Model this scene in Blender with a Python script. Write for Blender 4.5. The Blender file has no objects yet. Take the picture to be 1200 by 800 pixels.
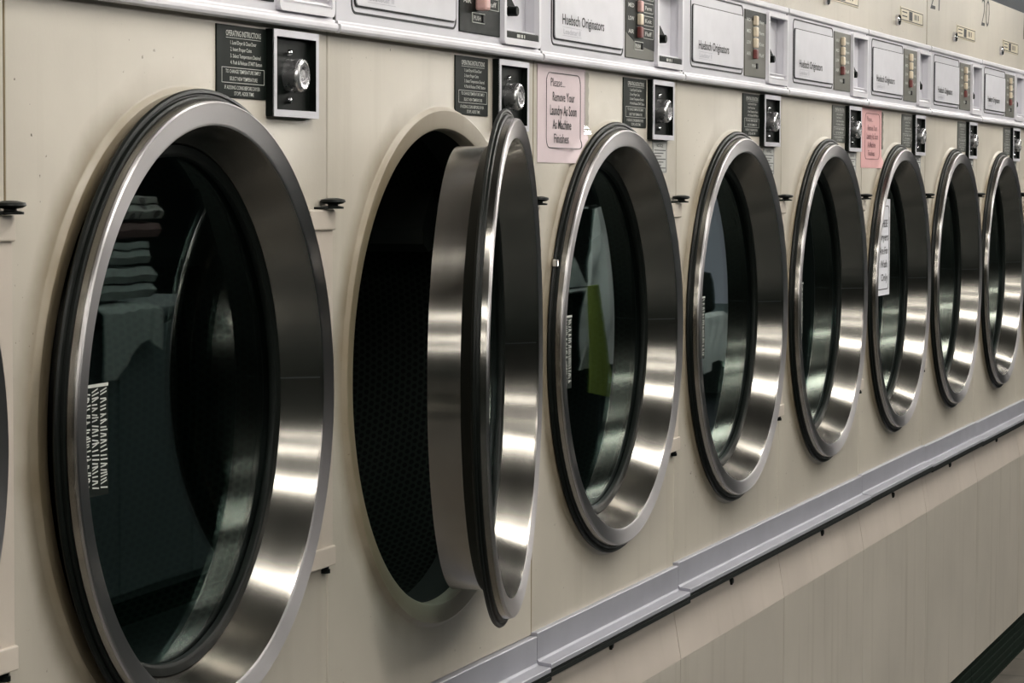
import bpy, bmesh, math, random
from math import pi, sin, cos, radians
from mathutils import Vector, Matrix

random.seed(7)
scene = bpy.context.scene
COL = scene.collection
W = 0.8                      # width of one dryer (m)
CX, CZ = 0.408, 0.003        # centre of the loading door on a dryer front
FLOOR, CEIL = -1.262, 1.46

# ------------------------------------------------------------------ materials
def new_mat(name):
    m = bpy.data.materials.new(name); m.use_nodes = True
    nt = m.node_tree; b = nt.nodes['Principled BSDF']
    return m, nt, b

def nd(nt, t, **kw):
    n = nt.nodes.new(t)
    for k, v in kw.items():
        if k in n.inputs: n.inputs[k].default_value = v
        else: setattr(n, k, v)
    return n

def ramp(nt, fac, stops):
    r = nt.nodes.new('ShaderNodeValToRGB')
    el = r.color_ramp.elements
    while len(el) > 1: el.remove(el[-1])
    el[0].position = stops[0][0]; el[0].color = stops[0][1]
    for p, c in stops[1:]:
        e = el.new(p); e.color = c
    nt.links.new(fac, r.inputs['Fac'])
    return r

def g(v): return (v, v, v, 1)
def c4(c): return (c[0], c[1], c[2], 1)

def mix(nt, fac, a, b, mode='MIX'):
    n = nt.nodes.new('ShaderNodeMix'); n.data_type = 'RGBA'; n.blend_type = mode
    for sock, v in ((n.inputs[0], fac), (n.inputs[6], a), (n.inputs[7], b)):
        if hasattr(v, 'is_output'): nt.links.new(v, sock)
        else: sock.default_value = v
    return n.outputs[2]

def mth(nt, op, a, b=None):
    n = nt.nodes.new('ShaderNodeMath'); n.operation = op
    for i, v in enumerate((a, b)):
        if v is None: continue
        if hasattr(v, 'is_output'): nt.links.new(v, n.inputs[i])
        else: n.inputs[i].default_value = v
    return n.outputs[0]

def plain(name, col, rough=.5, metal=0, var=.12, scale=30, bump=0, spec=.5, coat=0):
    """a solid with a little procedural unevenness in colour and roughness"""
    m, nt, b = new_mat(name)
    tc = nd(nt, 'ShaderNodeTexCoord')
    n = nd(nt, 'ShaderNodeTexNoise', Scale=scale, Detail=4.0)
    nt.links.new(tc.outputs['Object'], n.inputs['Vector'])
    r = ramp(nt, n.outputs['Fac'], [(.3, c4([x*(1-var) for x in col])), (.7, c4([min(1, x*(1+var)) for x in col]))])
    nt.links.new(r.outputs['Color'], b.inputs['Base Color'])
    rr = nd(nt, 'ShaderNodeMapRange'); rr.inputs['To Min'].default_value = max(0, rough*.85); rr.inputs['To Max'].default_value = min(1, rough*1.15)
    nt.links.new(n.outputs['Fac'], rr.inputs['Value']); nt.links.new(rr.outputs['Result'], b.inputs['Roughness'])
    b.inputs['Metallic'].default_value = metal
    b.inputs['Specular IOR Level'].default_value = spec
    b.inputs['Coat Weight'].default_value = coat
    if bump:
        bp = nd(nt, 'ShaderNodeBump', Strength=bump, Distance=.002)
        nt.links.new(n.outputs['Fac'], bp.inputs['Height']); nt.links.new(bp.outputs['Normal'], b.inputs['Normal'])
    return m

def paint(name, col, rust=True, ring=False, streak=False, rough=.42):
    """old enamel: orange peel, chips and specks, vertical soil streaks, a rusty smear round the opening"""
    m, nt, b = new_mat(name)
    tc = nd(nt, 'ShaderNodeTexCoord'); oi = nd(nt, 'ShaderNodeObjectInfo')
    off = nd(nt, 'ShaderNodeVectorMath', operation='ADD')
    cmb = nd(nt, 'ShaderNodeCombineXYZ')
    k = mth(nt, 'MULTIPLY', oi.outputs['Random'], 37.0)
    for i in range(3): nt.links.new(k, cmb.inputs[i])
    nt.links.new(tc.outputs['Object'], off.inputs[0]); nt.links.new(cmb.outputs[0], off.inputs[1])
    P = off.outputs[0]
    big = nd(nt, 'ShaderNodeTexNoise', Scale=3.5, Detail=5.0); nt.links.new(P, big.inputs['Vector'])
    r1 = ramp(nt, big.outputs['Fac'], [(.32, c4([x*.90 for x in col])), (.68, c4([x*1.06 for x in col]))])
    colr = r1.outputs['Color']
    # vertical soil runs
    mp = nd(nt, 'ShaderNodeMapping'); mp.inputs['Scale'].default_value = (26, 26, 1.6)
    nt.links.new(P, mp.inputs['Vector'])
    st = nd(nt, 'ShaderNodeTexNoise', Scale=1.0, Detail=3.0); nt.links.new(mp.outputs[0], st.inputs['Vector'])
    sr = ramp(nt, st.outputs['Fac'], [(.56, g(0)), (.78, g(.45 if streak else .18))])
    colr = mix(nt, sr.outputs['Color'], colr, c4([col[0]*.55, col[1]*.52, col[2]*.46]))
    if rust:
        sp = nd(nt, 'ShaderNodeTexNoise', Scale=120.0, Detail=2.0); nt.links.new(P, sp.inputs['Vector'])
        area = nd(nt, 'ShaderNodeTexNoise', Scale=6.0, Detail=2.0); nt.links.new(P, area.inputs['Vector'])
        s1 = ramp(nt, sp.outputs['Fac'], [(.72, g(0)), (.76, g(1))])
        s2 = ramp(nt, area.outputs['Fac'], [(.50, g(0)), (.62, g(1))])
        colr = mix(nt, mth(nt, 'MULTIPLY', s1.outputs['Color'], s2.outputs['Color']), colr, (.07, .05, .03, 1))
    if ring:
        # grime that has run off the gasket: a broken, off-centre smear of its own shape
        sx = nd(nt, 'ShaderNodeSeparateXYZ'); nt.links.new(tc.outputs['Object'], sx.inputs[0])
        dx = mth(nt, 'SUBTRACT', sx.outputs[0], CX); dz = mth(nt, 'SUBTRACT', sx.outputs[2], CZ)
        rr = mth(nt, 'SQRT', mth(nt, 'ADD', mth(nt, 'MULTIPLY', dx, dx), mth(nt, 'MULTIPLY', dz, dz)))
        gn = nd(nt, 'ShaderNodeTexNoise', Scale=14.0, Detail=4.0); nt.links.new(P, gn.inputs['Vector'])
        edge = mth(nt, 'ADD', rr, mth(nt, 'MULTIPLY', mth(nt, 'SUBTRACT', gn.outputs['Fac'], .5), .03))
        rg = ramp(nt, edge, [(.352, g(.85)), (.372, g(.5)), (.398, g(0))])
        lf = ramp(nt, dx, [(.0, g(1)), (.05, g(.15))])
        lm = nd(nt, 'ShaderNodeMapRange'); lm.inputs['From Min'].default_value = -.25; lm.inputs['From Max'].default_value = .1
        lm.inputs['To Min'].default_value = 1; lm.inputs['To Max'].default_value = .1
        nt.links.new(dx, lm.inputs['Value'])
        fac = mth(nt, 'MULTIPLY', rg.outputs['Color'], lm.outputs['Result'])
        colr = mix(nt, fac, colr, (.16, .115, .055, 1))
    nt.links.new(colr, b.inputs['Base Color'])
    b.inputs['Roughness'].default_value = rough
    pe = nd(nt, 'ShaderNodeTexNoise', Scale=160.0, Detail=2.0); nt.links.new(P, pe.inputs['Vector'])
    bp = nd(nt, 'ShaderNodeBump', Strength=.10, Distance=.001)
    nt.links.new(pe.outputs['Fac'], bp.inputs['Height']); nt.links.new(bp.outputs['Normal'], b.inputs['Normal'])
    return m

def steel_mat(name, col, rough, aniso):
    """turned stainless: grooves run round the door axis"""
    m, nt, b = new_mat(name)
    tc = nd(nt, 'ShaderNodeTexCoord')
    sub = nd(nt, 'ShaderNodeVectorMath', operation='SUBTRACT'); sub.inputs[1].default_value = (.5, .5, .5)
    nt.links.new(tc.outputs['Generated'], sub.inputs[0])
    s = nd(nt, 'ShaderNodeSeparateXYZ'); nt.links.new(sub.outputs[0], s.inputs[0])
    r = mth(nt, 'SQRT', mth(nt, 'ADD', mth(nt, 'MULTIPLY', s.outputs[0], s.outputs[0]), mth(nt, 'MULTIPLY', s.outputs[2], s.outputs[2])))
    cb = nd(nt, 'ShaderNodeCombineXYZ')
    nt.links.new(mth(nt, 'MULTIPLY', r, 340.0), cb.inputs[0]); nt.links.new(mth(nt, 'MULTIPLY', s.outputs[1], 60.0), cb.inputs[1])
    n = nd(nt, 'ShaderNodeTexNoise', Scale=1.0, Detail=3.0); nt.links.new(cb.outputs[0], n.inputs['Vector'])
    sm = nd(nt, 'ShaderNodeTexNoise', Scale=5.0, Detail=4.0); nt.links.new(sub.outputs[0], sm.inputs['Vector'])
    f = mth(nt, 'ADD', mth(nt, 'MULTIPLY', n.outputs['Fac'], .25), mth(nt, 'MULTIPLY', sm.outputs['Fac'], .75))
    cr = ramp(nt, f, [(.3, c4([x*.93 for x in col])), (.7, c4([x*1.05 for x in col]))])
    nt.links.new(cr.outputs['Color'], b.inputs['Base Color'])
    mr = nd(nt, 'ShaderNodeMapRange'); mr.inputs['To Min'].default_value = rough*.88; mr.inputs['To Max'].default_value = rough*1.12
    nt.links.new(f, mr.inputs['Value']); nt.links.new(mr.outputs['Result'], b.inputs['Roughness'])
    # the flat front rim is brushed coarser than the cone
    gy = nd(nt, 'ShaderNodeSeparateXYZ'); nt.links.new(tc.outputs['Generated'], gy.inputs[0])
    face = ramp(nt, gy.outputs[1], [(.040, g(1)), (.050, g(0))])
    nt.links.new(mth(nt, 'ADD', mr.outputs['Result'], mth(nt, 'MULTIPLY', face.outputs['Color'], .17)), b.inputs['Roughness'])
    nt.links.new(mix(nt, face.outputs['Color'], cr.outputs['Color'], (.45, .432, .435, 1)), b.inputs['Base Color'])  # rim colour lightened to stand in for reflected light
    b.inputs['Metallic'].default_value = 1
    b.inputs['Anisotropic'].default_value = aniso; b.inputs['Anisotropic Rotation'].default_value = .25
    tg = nd(nt, 'ShaderNodeTangent', direction_type='RADIAL', axis='Y')
    nt.links.new(tg.outputs[0], b.inputs['Tangent'])
    return m

def glass_mat(name, tint, gcol=(.70, .80, .78)):
    m = bpy.data.materials.new(name); m.use_nodes = True; nt = m.node_tree; nt.nodes.clear()
    out = nd(nt, 'ShaderNodeOutputMaterial')
    geo = nd(nt, 'ShaderNodeNewGeometry')
    dt = nd(nt, 'ShaderNodeVectorMath', operation='DOT_PRODUCT')
    nt.links.new(geo.outputs['Normal'], dt.inputs[0]); nt.links.new(geo.outputs['Incoming'], dt.inputs[1])
    ca = mth(nt, 'ABSOLUTE', dt.outputs['Value'])
    k = mth(nt, 'POWER', mth(nt, 'SUBTRACT', 1.0, ca), 5.0)
    fr = mth(nt, 'MINIMUM', mth(nt, 'ADD', mth(nt, 'MULTIPLY', k, 1.35), .065), 1.0)
    tr = nd(nt, 'ShaderNodeBsdfTransparent'); tr.inputs[0].default_value = c4(tint)
    gl = nd(nt, 'ShaderNodeBsdfGlossy'); gl.inputs['Roughness'].default_value = .015; gl.inputs['Color'].default_value = c4(gcol)
    n = nd(nt, 'ShaderNodeTexNoise', Scale=9.0, Detail=2.0)
    tc = nd(nt, 'ShaderNodeTexCoord'); nt.links.new(tc.outputs['Object'], n.inputs['Vector'])
    mr = nd(nt, 'ShaderNodeMapRange'); mr.inputs['To Min'].default_value = .008; mr.inputs['To Max'].default_value = .016
    nt.links.new(n.outputs['Fac'], mr.inputs['Value']); nt.links.new(mr.outputs['Result'], gl.inputs['Roughness'])
    mx = nd(nt, 'ShaderNodeMixShader'); nt.links.new(fr, mx.inputs[0]); nt.links.new(tr.outputs[0], mx.inputs[1]); nt.links.new(gl.outputs[0], mx.inputs[2])
    nt.links.new(mx.outputs[0], out.inputs[0])
    return m

def drum_mat():
    """perforated drum skin: round holes in a hexagonal layout, cut from polar / flat coordinates"""
    m, nt, b = new_mat('perforated_drum')
    tc = nd(nt, 'ShaderNodeTexCoord')
    s = nd(nt, 'ShaderNodeSeparateXYZ'); nt.links.new(tc.outputs['UV'], s.inputs[0])
    def lattice(ou, ov):
        fu = mth(nt, 'SUBTRACT', mth(nt, 'FRACT', mth(nt, 'ADD', s.outputs[0], ou)), .5)
        fv = mth(nt, 'MULTIPLY', mth(nt, 'SUBTRACT', mth(nt, 'FRACT', mth(nt, 'ADD', s.outputs[1], ov)), .5), 1.732)
        return mth(nt, 'SQRT', mth(nt, 'ADD', mth(nt, 'MULTIPLY', fu, fu), mth(nt, 'MULTIPLY', fv, fv)))
    d = mth(nt, 'MINIMUM', lattice(0, 0), lattice(.5, .5))
    r = ramp(nt, d, [(.30, (.0015, .0018, .0016, 1)), (.36, (.024, .030, .025, 1))])
    nt.links.new(r.outputs['Color'], b.inputs['Base Color'])
    b.inputs['Roughness'].default_value = .5; b.inputs['Metallic'].default_value = .3
    return m

def cloth_mat(name, a, bcol=None, scale=60):
    m, nt, b = new_mat(name)
    tc = nd(nt, 'ShaderNodeTexCoord')
    w = nd(nt, 'ShaderNodeTexNoise', Scale=scale*6, Detail=1.0); nt.links.new(tc.outputs['Object'], w.inputs['Vector'])
    r = ramp(nt, w.outputs['Fac'], [(.35, c4([x*.8 for x in a])), (.65, c4(a))])
    colr = r.outputs['Color']
    if bcol:
        v = nd(nt, 'ShaderNodeTexVoronoi', Scale=scale*.35); nt.links.new(tc.outputs['Object'], v.inputs['Vector'])
        f = ramp(nt, v.outputs['Distance'], [(.32, g(1)), (.40, g(0))])
        colr = mix(nt, f.outputs['Color'], colr, c4(bcol))
    nt.links.new(colr, b.inputs['Base Color']); b.inputs['Roughness'].default_value = .95
    b.inputs['Specular IOR Level'].default_value = .1
    bp = nd(nt, 'ShaderNodeBump', Strength=.3, Distance=.002); nt.links.new(w.outputs['Fac'], bp.inputs['Height'])
    nt.links.new(bp.outputs['Normal'], b.inputs['Normal'])
    return m

def tile_mat(name, c1, c2):
    m, nt, b = new_mat(name)
    tc = nd(nt, 'ShaderNodeTexCoord')
    br = nd(nt, 'ShaderNodeTexBrick', Scale=1.0); br.offset = 0.0
    br.inputs['Color1'].default_value = c4(c1); br.inputs['Color2'].default_value = c4(c2)
    br.inputs['Mortar'].default_value = (.010, .009, .008, 1); br.inputs['Mortar Size'].default_value = .006
    br.inputs['Brick Width'].default_value = .305; br.inputs['Row Height'].default_value = .305
    nt.links.new(tc.outputs['Object'], br.inputs['Vector'])
    n = nd(nt, 'ShaderNodeTexNoise', Scale=8.0, Detail=6.0); nt.links.new(tc.outputs['Object'], n.inputs['Vector'])
    r = ramp(nt, n.outputs['Fac'], [(.3, g(.75)), (.7, g(1.1))])
    nt.links.new(mix(nt, 1.0, br.outputs['Color'], r.outputs['Color'], 'MULTIPLY'), b.inputs['Base Color'])
    b.inputs['Roughness'].default_value = .38
    return m

def ceiling_mat():
    m, nt, b = new_mat('ceiling_tile')
    tc = nd(nt, 'ShaderNodeTexCoord')
    br = nd(nt, 'ShaderNodeTexBrick', Scale=1.0); br.offset = 0.0
    br.inputs['Color1'].default_value = (.075, .08, .08, 1); br.inputs['Color2'].default_value = (.07, .075, .075, 1)
    br.inputs['Mortar'].default_value = (.05, .05, .05, 1); br.inputs['Mortar Size'].default_value = .012
    br.inputs['Brick Width'].default_value = 1.2; br.inputs['Row Height'].default_value = .6
    nt.links.new(tc.outputs['Object'], br.inputs['Vector'])
    nt.links.new(br.outputs['Color'], b.inputs['Base Color']); b.inputs['Roughness'].default_value = .9
    return m

def emit_mat(name, col, s):
    m, nt, b = new_mat(name)
    b.inputs['Base Color'].default_value = c4(col); b.inputs['Emission Color'].default_value = c4(col)
    b.inputs['Emission Strength'].default_value = s
    return m

M = dict(
    cream=paint('cream_enamel', (.50, .457, .385), ring=False),
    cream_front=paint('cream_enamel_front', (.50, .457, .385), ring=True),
    cream_worn=paint('cream_enamel_worn', (.50, .457, .385), rust=True, rough=.45),
    cream_low=paint('cream_enamel_dark_streaked', (.44, .402, .345), rust=False, streak=True),  # darker cream than the fronts, with heavier soil runs
    post_paint=paint('pinkish_cream_post', (.55, .485, .415)),
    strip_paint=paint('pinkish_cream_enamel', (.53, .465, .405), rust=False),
    tan=plain('yellowed_sealant', (.20, .15, .075), .7),
    steel=steel_mat('turned_stainless', (.272, .258, .232), .225, .85),
    chrome=plain('chrome', (.72, .72, .74), .12, 1, .06, 60),
    nickel=plain('worn_nickel', (.66, .65, .66), .27, .92, .08, 60),
    alu=plain('satin_aluminium', (.60, .59, .63), .40, .12, .05, 12),
    alu_bright=plain('bright_aluminium_trim', (.70, .685, .72), .42, .15, .05, 12),
    alu_rail=plain('anodised_aluminium', (.36, .36, .40), .5, .35, .07, 14),
    nameplate=plain('brushed_nameplate', (.66, .65, .69), .42, .1, .04, 25),
    rubber=plain('black_rubber', (.0040, .0055, .0045), .42, 0, .2, 40, spec=.18),
    strip=plain('black_rubber_strip', (.006, .008, .007), .6, 0, .2, 60, spec=.15),  # ledge bumpers, also the shade strips in the console gaps
    black=plain('black_enamel', (.0035, .0052, .0042), .45, 0, .2, 50, spec=.10),
    plaque=plain('black_plaque', (.0050, .0080, .0062), .5, 0, .25, 60, spec=.12),
    plaque_grey=plain('faded_plaque', (.050, .052, .044), .5, 0, .25, 60),
    switch_black=plain('black_switch_plate', (.0045, .0070, .0055), .45, 0, .2, 60, spec=.12),
    switch_grey=plain('olive_grey_switch_plate', (.115, .112, .092), .45, .2, .12, 40),
    ink=plain('black_ink', (.012, .012, .014), .6),
    faint=plain('faint_grey_ink', (.42, .42, .46), .6),
    white_ink=plain('white_ink', (.55, .56, .52), .6),
    red_ink=plain('dark_red_ink', (.16, .05, .06), .6),
    cream_plastic=plain('cream_plastic', (.74, .63, .48), .35),
    pink_plastic=plain('pink_plastic', (.66, .40, .37), .35),
    red_plastic=plain('red_plastic', (.20, .055, .05), .4),
    paper_pink=plain('pink_paper', (.66, .36, .355), .6, 0, .04, 20),
    paper_lilac=plain('pale_lilac_paper', (.66, .54, .56), .5, 0, .04, 20),
    paper_white=plain('white_paper', (.72, .72, .76), .6, 0, .04, 20),
    label_grey=plain('grey_label_paper', (.46, .46, .44), .5, 0, .08, 30),
    label_plate=plain('cream_name_plate', (.60, .53, .38), .4, 0, .08, 30),
    base=plain('black_vinyl_base', (.0050, .0110, .0070), .8, 0, .25, 40, spec=.06),
    inner=plain('dark_sheet_metal', (.012, .013, .012), .7),
    glass=glass_mat('door_glass', (.55, .66, .64)),
    tape=glass_mat('clear_tape', (.975, .975, .97)),
    drum=drum_mat(),
    baffle=plain('galvanised_baffle', (.06, .065, .058), .4, .6),
    floor=tile_mat('dark_teal_floor_tile', (.020, .028, .027), (.016, .023, .022)), floor_strip=tile_mat('brown_floor_tile', (.135, .118, .098), (.115, .102, .086)), ceil=ceiling_mat(),
    slate=plain('slate_blue_paint', (.058, .066, .076), .8, 0, .08, 5),
    wall=plain('grey_green_wall_paint', (.030, .038, .036), .8, 0, .08, 5),
    lampw=plain('white_lamp_housing', (.7, .7, .7), .5),
    diffuser=emit_mat('lit_diffuser', (1.0, .965, .90), 32.0),
    washer=plain('white_washer_enamel', (.30, .33, .33), .35),
    washer_top=plain('worn_washer_lid', (.10, .125, .13), .4),
    tabletop=plain('grey_laminate', (.07, .09, .095), .5),
    towel=cloth_mat('grey_terry', (.36, .40, .39)),
    towel_dark=cloth_mat('dusty_pink_terry', (.20, .13, .13)),
    patterned=cloth_mat('patterned_cotton', (.42, .42, .40), (.12, .10, .10)),
    white_cloth=cloth_mat('white_cotton', (.66, .67, .67)),
    lime=cloth_mat('lime_cotton', (.21, .26, .06)),
    shirt=cloth_mat('pale_grey_cotton', (.34, .37, .365)),
    bag=cloth_mat('black_canvas', (.014, .018, .017)),
)

# ------------------------------------------------------------------ mesh builder
class MB:
    def __init__(self):
        self.v = []; self.f = []; self.s = []; self.uv = {}
    def add(self, verts, faces, smooth=False):
        o = len(self.v); self.v += [tuple(p) for p in verts]
        for f in faces:
            self.f.append([i + o for i in f]); self.s.append(smooth)
    def box(self, x0, x1, y0, y1, z0, z1, bev=0.0, seg=2):
        bm = bmesh.new(); bmesh.ops.create_cube(bm, size=1)
        for v in bm.verts:
            v.co = Vector(((x0+x1)/2 + v.co.x*(x1-x0), (y0+y1)/2 + v.co.y*(y1-y0), (z0+z1)/2 + v.co.z*(z1-z0)))
        if bev:
            bmesh.ops.bevel(bm, geom=bm.edges[:], offset=bev, segments=seg, profile=.5, affect='EDGES')
        bm.verts.index_update()
        self.add([v.co for v in bm.verts], [[v.index for v in f.verts] for f in bm.faces], False); bm.free()
        return self
    def lathe(self, prof, cx=0, cz=0, n=96, closed=True, smooth=True, cy=0):
        """revolve (radius, y) profile about the y axis"""
        if smooth:
            q = []
            for i, p in enumerate(prof):
                q.append(p)
                if i == len(prof)-1 and not closed: break
                e = prof[(i+1) % len(prof)]; L = math.hypot(e[0]-p[0], e[1]-p[1])
                if L > .0045:
                    for f in (.0006/L, 1-.0006/L): q.append((p[0]+(e[0]-p[0])*f, p[1]+(e[1]-p[1])*f))
            prof = q
        m = len(prof); vs = []
        for i in range(n):
            a = 2*pi*i/n
            for r, y in prof: vs.append((cx + r*cos(a), cy + y, cz + r*sin(a)))
        fs = []
        for i in range(n):
            j = (i+1) % n
            for k in range(m if closed else m-1):
                l = (k+1) % m
                fs.append([i*m+k, j*m+k, j*m+l, i*m+l])
        self.add(vs, fs, smooth); return self
    def lathe_z(self, prof, cx, cy, n=24, smooth=True):
        m = len(prof); vs = []
        for i in range(n):
            a = 2*pi*i/n
            for r, z in prof: vs.append((cx + r*cos(a), cy + r*sin(a), z))
        fs = [[i*m+k, ((i+1) % n)*m+k, ((i+1) % n)*m+k+1, i*m+k+1] for i in range(n) for k in range(m-1)]
        self.add(vs, fs, smooth); return self
    def disc(self, r, y0, y1, cx=0, cz=0, n=64, bev=.0):
        if bev: p = [(0.0001, y0), (r-bev, y0), (r, y0+bev), (r, y1), (0.0001, y1)]
        else: p = [(0.0001, y0), (r, y0), (r, y1), (0.0001, y1)]
        return self.lathe(p, cx, cz, n, True, False)
    def prism_x(self, prof, x0, x1):
        """extrude a (y, z) outline along x"""
        n = len(prof)
        vs = [(x0, y, z) for y, z in prof] + [(x1, y, z) for y, z in prof]
        fs = [[i, (i+1) % n, n+(i+1) % n, n+i] for i in range(n)] + [list(range(n))[::-1], list(range(n, 2*n))]
        self.add(vs, fs); return self
    def outline(self, pts, y0, y1):
        """extrude an (x, z) outline along y"""
        n = len(pts)
        vs = [(x, y0, z) for x, z in pts] + [(x, y1, z) for x, z in pts]
        fs = [[i, (i+1) % n, n+(i+1) % n, n+i] for i in range(n)] + [list(range(n))[::-1], list(range(n, 2*n))]
        self.add(vs, fs); return self
    def rrect(self, x0, x1, z0, z1, r, y0, y1, seg=5):
        return self.outline(rr_pts(x0, x1, z0, z1, r, seg), y0, y1)
    def rframe(self, x0, x1, z0, z1, r, w, y0, y1, seg=5):
        a = rr_pts(x0, x1, z0, z1, r, seg); b = rr_pts(x0+w, x1-w, z0+w, z1-w, max(.0003, r-w), seg)
        n = len(a)
        vs = [(x, y0, z) for x, z in a] + [(x, y0, z) for x, z in b] + [(x, y1, z) for x, z in a] + [(x, y1, z) for x, z in b]
        fs = []
        for i in range(n):
            j = (i+1) % n
            fs += [[i, j, n+j, n+i], [2*n+i, 3*n+i, 3*n+j, 2*n+j], [i, 2*n+i, 2*n+j, j], [n+i, n+j, 3*n+j, 3*n+i]]
        self.add(vs, fs); return self
    def tube(self, pts, r, n=8):
        pts = [Vector(p) for p in pts]; vs = []
        for i, p in enumerate(pts):
            t = (pts[min(i+1, len(pts)-1)] - pts[max(i-1, 0)]).normalized()
            u = t.cross(Vector((0, .3, 1))).normalized(); w = t.cross(u)
            for k in range(n):
                a = 2*pi*k/n; vs.append(p + (u*cos(a) + w*sin(a))*(r[i] if isinstance(r, list) else r))
        fs = [[i*n+k, i*n+(k+1) % n, (i+1)*n+(k+1) % n, (i+1)*n+k] for i in range(len(pts)-1) for k in range(n)]
        fs += [list(range(n))[::-1], [(len(pts)-1)*n+k for k in range(n)]]
        self.add(vs, fs, True); return self
    def mesh(self, name, mat, fix=True):
        me = bpy.data.meshes.new(name)
        me.from_pydata(self.v, [], self.f); me.update()
        if fix:
            bm = bmesh.new(); bm.from_mesh(me); bmesh.ops.recalc_face_normals(bm, faces=bm.faces[:]); bm.to_mesh(me); bm.free()
        me.polygons.foreach_set('use_smooth', self.s)
        if any(self.s): me.set_sharp_from_angle(angle=radians(32))
        me.materials.append(M[mat] if isinstance(mat, str) else mat)
        me.update()
        return me

def rr_pts(x0, x1, z0, z1, r, seg=5):
    pts = []
    for cx, cz, a0 in ((x1-r, z1-r, 0), (x0+r, z1-r, 90), (x0+r, z0+r, 180), (x1-r, z0+r, 270)):
        for i in range(seg+1):
            a = radians(a0 + 90*i/seg); pts.append((cx + r*cos(a), cz + r*sin(a)))
    return pts

def link(name, me, parent=None, loc=(0, 0, 0), rotz=0.0, label=None):
    o = bpy.data.objects.new(name, me); COL.objects.link(o)
    o.location = loc; o.rotation_euler = (0, 0, rotz)
    if parent is not None: o.parent = parent
    if label: o['label'] = label
    return o

def thing(name, label, cat, loc=(0, 0, 0), group=None):
    o = bpy.data.objects.new(name, None); COL.objects.link(o); o.location = loc; o.empty_display_size = .1
    tag(o, label, cat, group); return o

def tag(o, label, cat, group=None):
    o['label'] = label; o['category'] = cat
    if group: o['group'] = group
    return o

def struct(name, mb, mat):
    o = link(name, mb.mesh(name, mat)); o['kind'] = 'structure'; return o

_txt = {}
def text_geo(s, h, sx=1.0, bold=.0, shear=0.0, align='LEFT'):
    """lettering as flat outlines in (x, z), cap height about h"""
    key = (s, h, sx, bold, shear, align)
    if key in _txt: return _txt[key]
    cu = bpy.data.curves.new('lettering', 'FONT'); cu.body = s; cu.size = h*1.38; cu.offset = bold*h; cu.shear = shear
    cu.align_x = align; cu.resolution_u = 2; cu.space_line = 1.0
    o = bpy.data.objects.new('lettering', cu); COL.objects.link(o)
    dg = bpy.context.evaluated_depsgraph_get(); me = bpy.data.meshes.new_from_object(o.evaluated_get(dg))
    vs = [(v.co.x*sx, v.co.y) for v in me.vertices]; fs = [list(p.vertices) for p in me.polygons]
    bpy.data.objects.remove(o); bpy.data.curves.remove(cu); bpy.data.meshes.remove(me)
    _txt[key] = (vs, fs); return _txt[key]

def put_text(mb, s, x, y, z, h, sx=1.0, bold=.0, shear=0.0, align='LEFT'):
    vs, fs = text_geo(s, h, sx, bold, shear, align)
    # a hair of thickness so that the print is a solid
    o = len(mb.v)
    mb.v += [(x + a, y, z + b) for a, b in vs]
    for f in fs: mb.f.append([i + o for i in f]); mb.s.append(False)

def printed(name, mb, mat, parent, **kw):
    return link(name, mb.mesh(name, mat, fix=False), parent, **kw)

# ------------------------------------------------------------------ dryer parts (shared meshes, dryer-local x, y out of the wall = -y, z from door-centre datum)
def fit_text(mb, s, x0, x1, y, z, h, bold=0.0, shear=0.0):
    vs, fs = text_geo(s, h, 1.0, bold, shear)
    a = min(v[0] for v in vs); b = max(v[0] for v in vs); k = (x1-x0)/(b-a)
    o = len(mb.v); mb.v += [(x0 + (vx-a)*k, y, z + vz) for vx, vz in vs]
    for f in fs: mb.f.append([i + o for i in f]); mb.s.append(False)

def front_panel_mesh():
    x0, x1, z0, z1 = .0016, .7984, -.437, .456
    angs = [2*pi*i/144 for i in range(144)]
    for cx, cz in ((x0, z0), (x0, z1), (x1, z0), (x1, z1)): angs.append(math.atan2(cz-CZ, cx-CX) % (2*pi))
    angs = sorted(set(round(a, 6) for a in angs))
    def edge(a, ins=0):
        c, s = cos(a), sin(a); t = 1e9
        if c > 1e-9: t = min(t, (x1-ins-CX)/c)
        if c < -1e-9: t = min(t, (x0+ins-CX)/c)
        if s > 1e-9: t = min(t, (z1-ins-CZ)/s)
        if s < -1e-9: t = min(t, (z0+ins-CZ)/s)
        return t
    rings = [(lambda a: edge(a), .014), (lambda a: edge(a), .0012), (lambda a: edge(a, .0012), 0.0)]
    rings += [((lambda a, r=r: r), y) for r, y in ((.3655, 0), (.3628, -.0012), (.3600, -.0052), (.3580, -.0064), (.3550, -.0062), (.338, -.0050), (.3335, -.0035), (.3312, -.0002), (.3308, .006), (.3308, .016))]
    vs = []; n = len(angs)
    for rf, y in rings:
        for a in angs: vs.append((CX + rf(a)*cos(a), y, CZ + rf(a)*sin(a)))
    fs = [[r*n+i, r*n+(i+1) % n, (r+1)*n+(i+1) % n, (r+1)*n+i] for r in range(len(rings)-1) for i in range(n)]
    b = MB(); b.add(vs, fs, True)
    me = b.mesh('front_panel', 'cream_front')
    # faces must look into the room
    if sum(p.normal.y*p.area for p in me.polygons) > 0: me.flip_normals()
    return me

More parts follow.
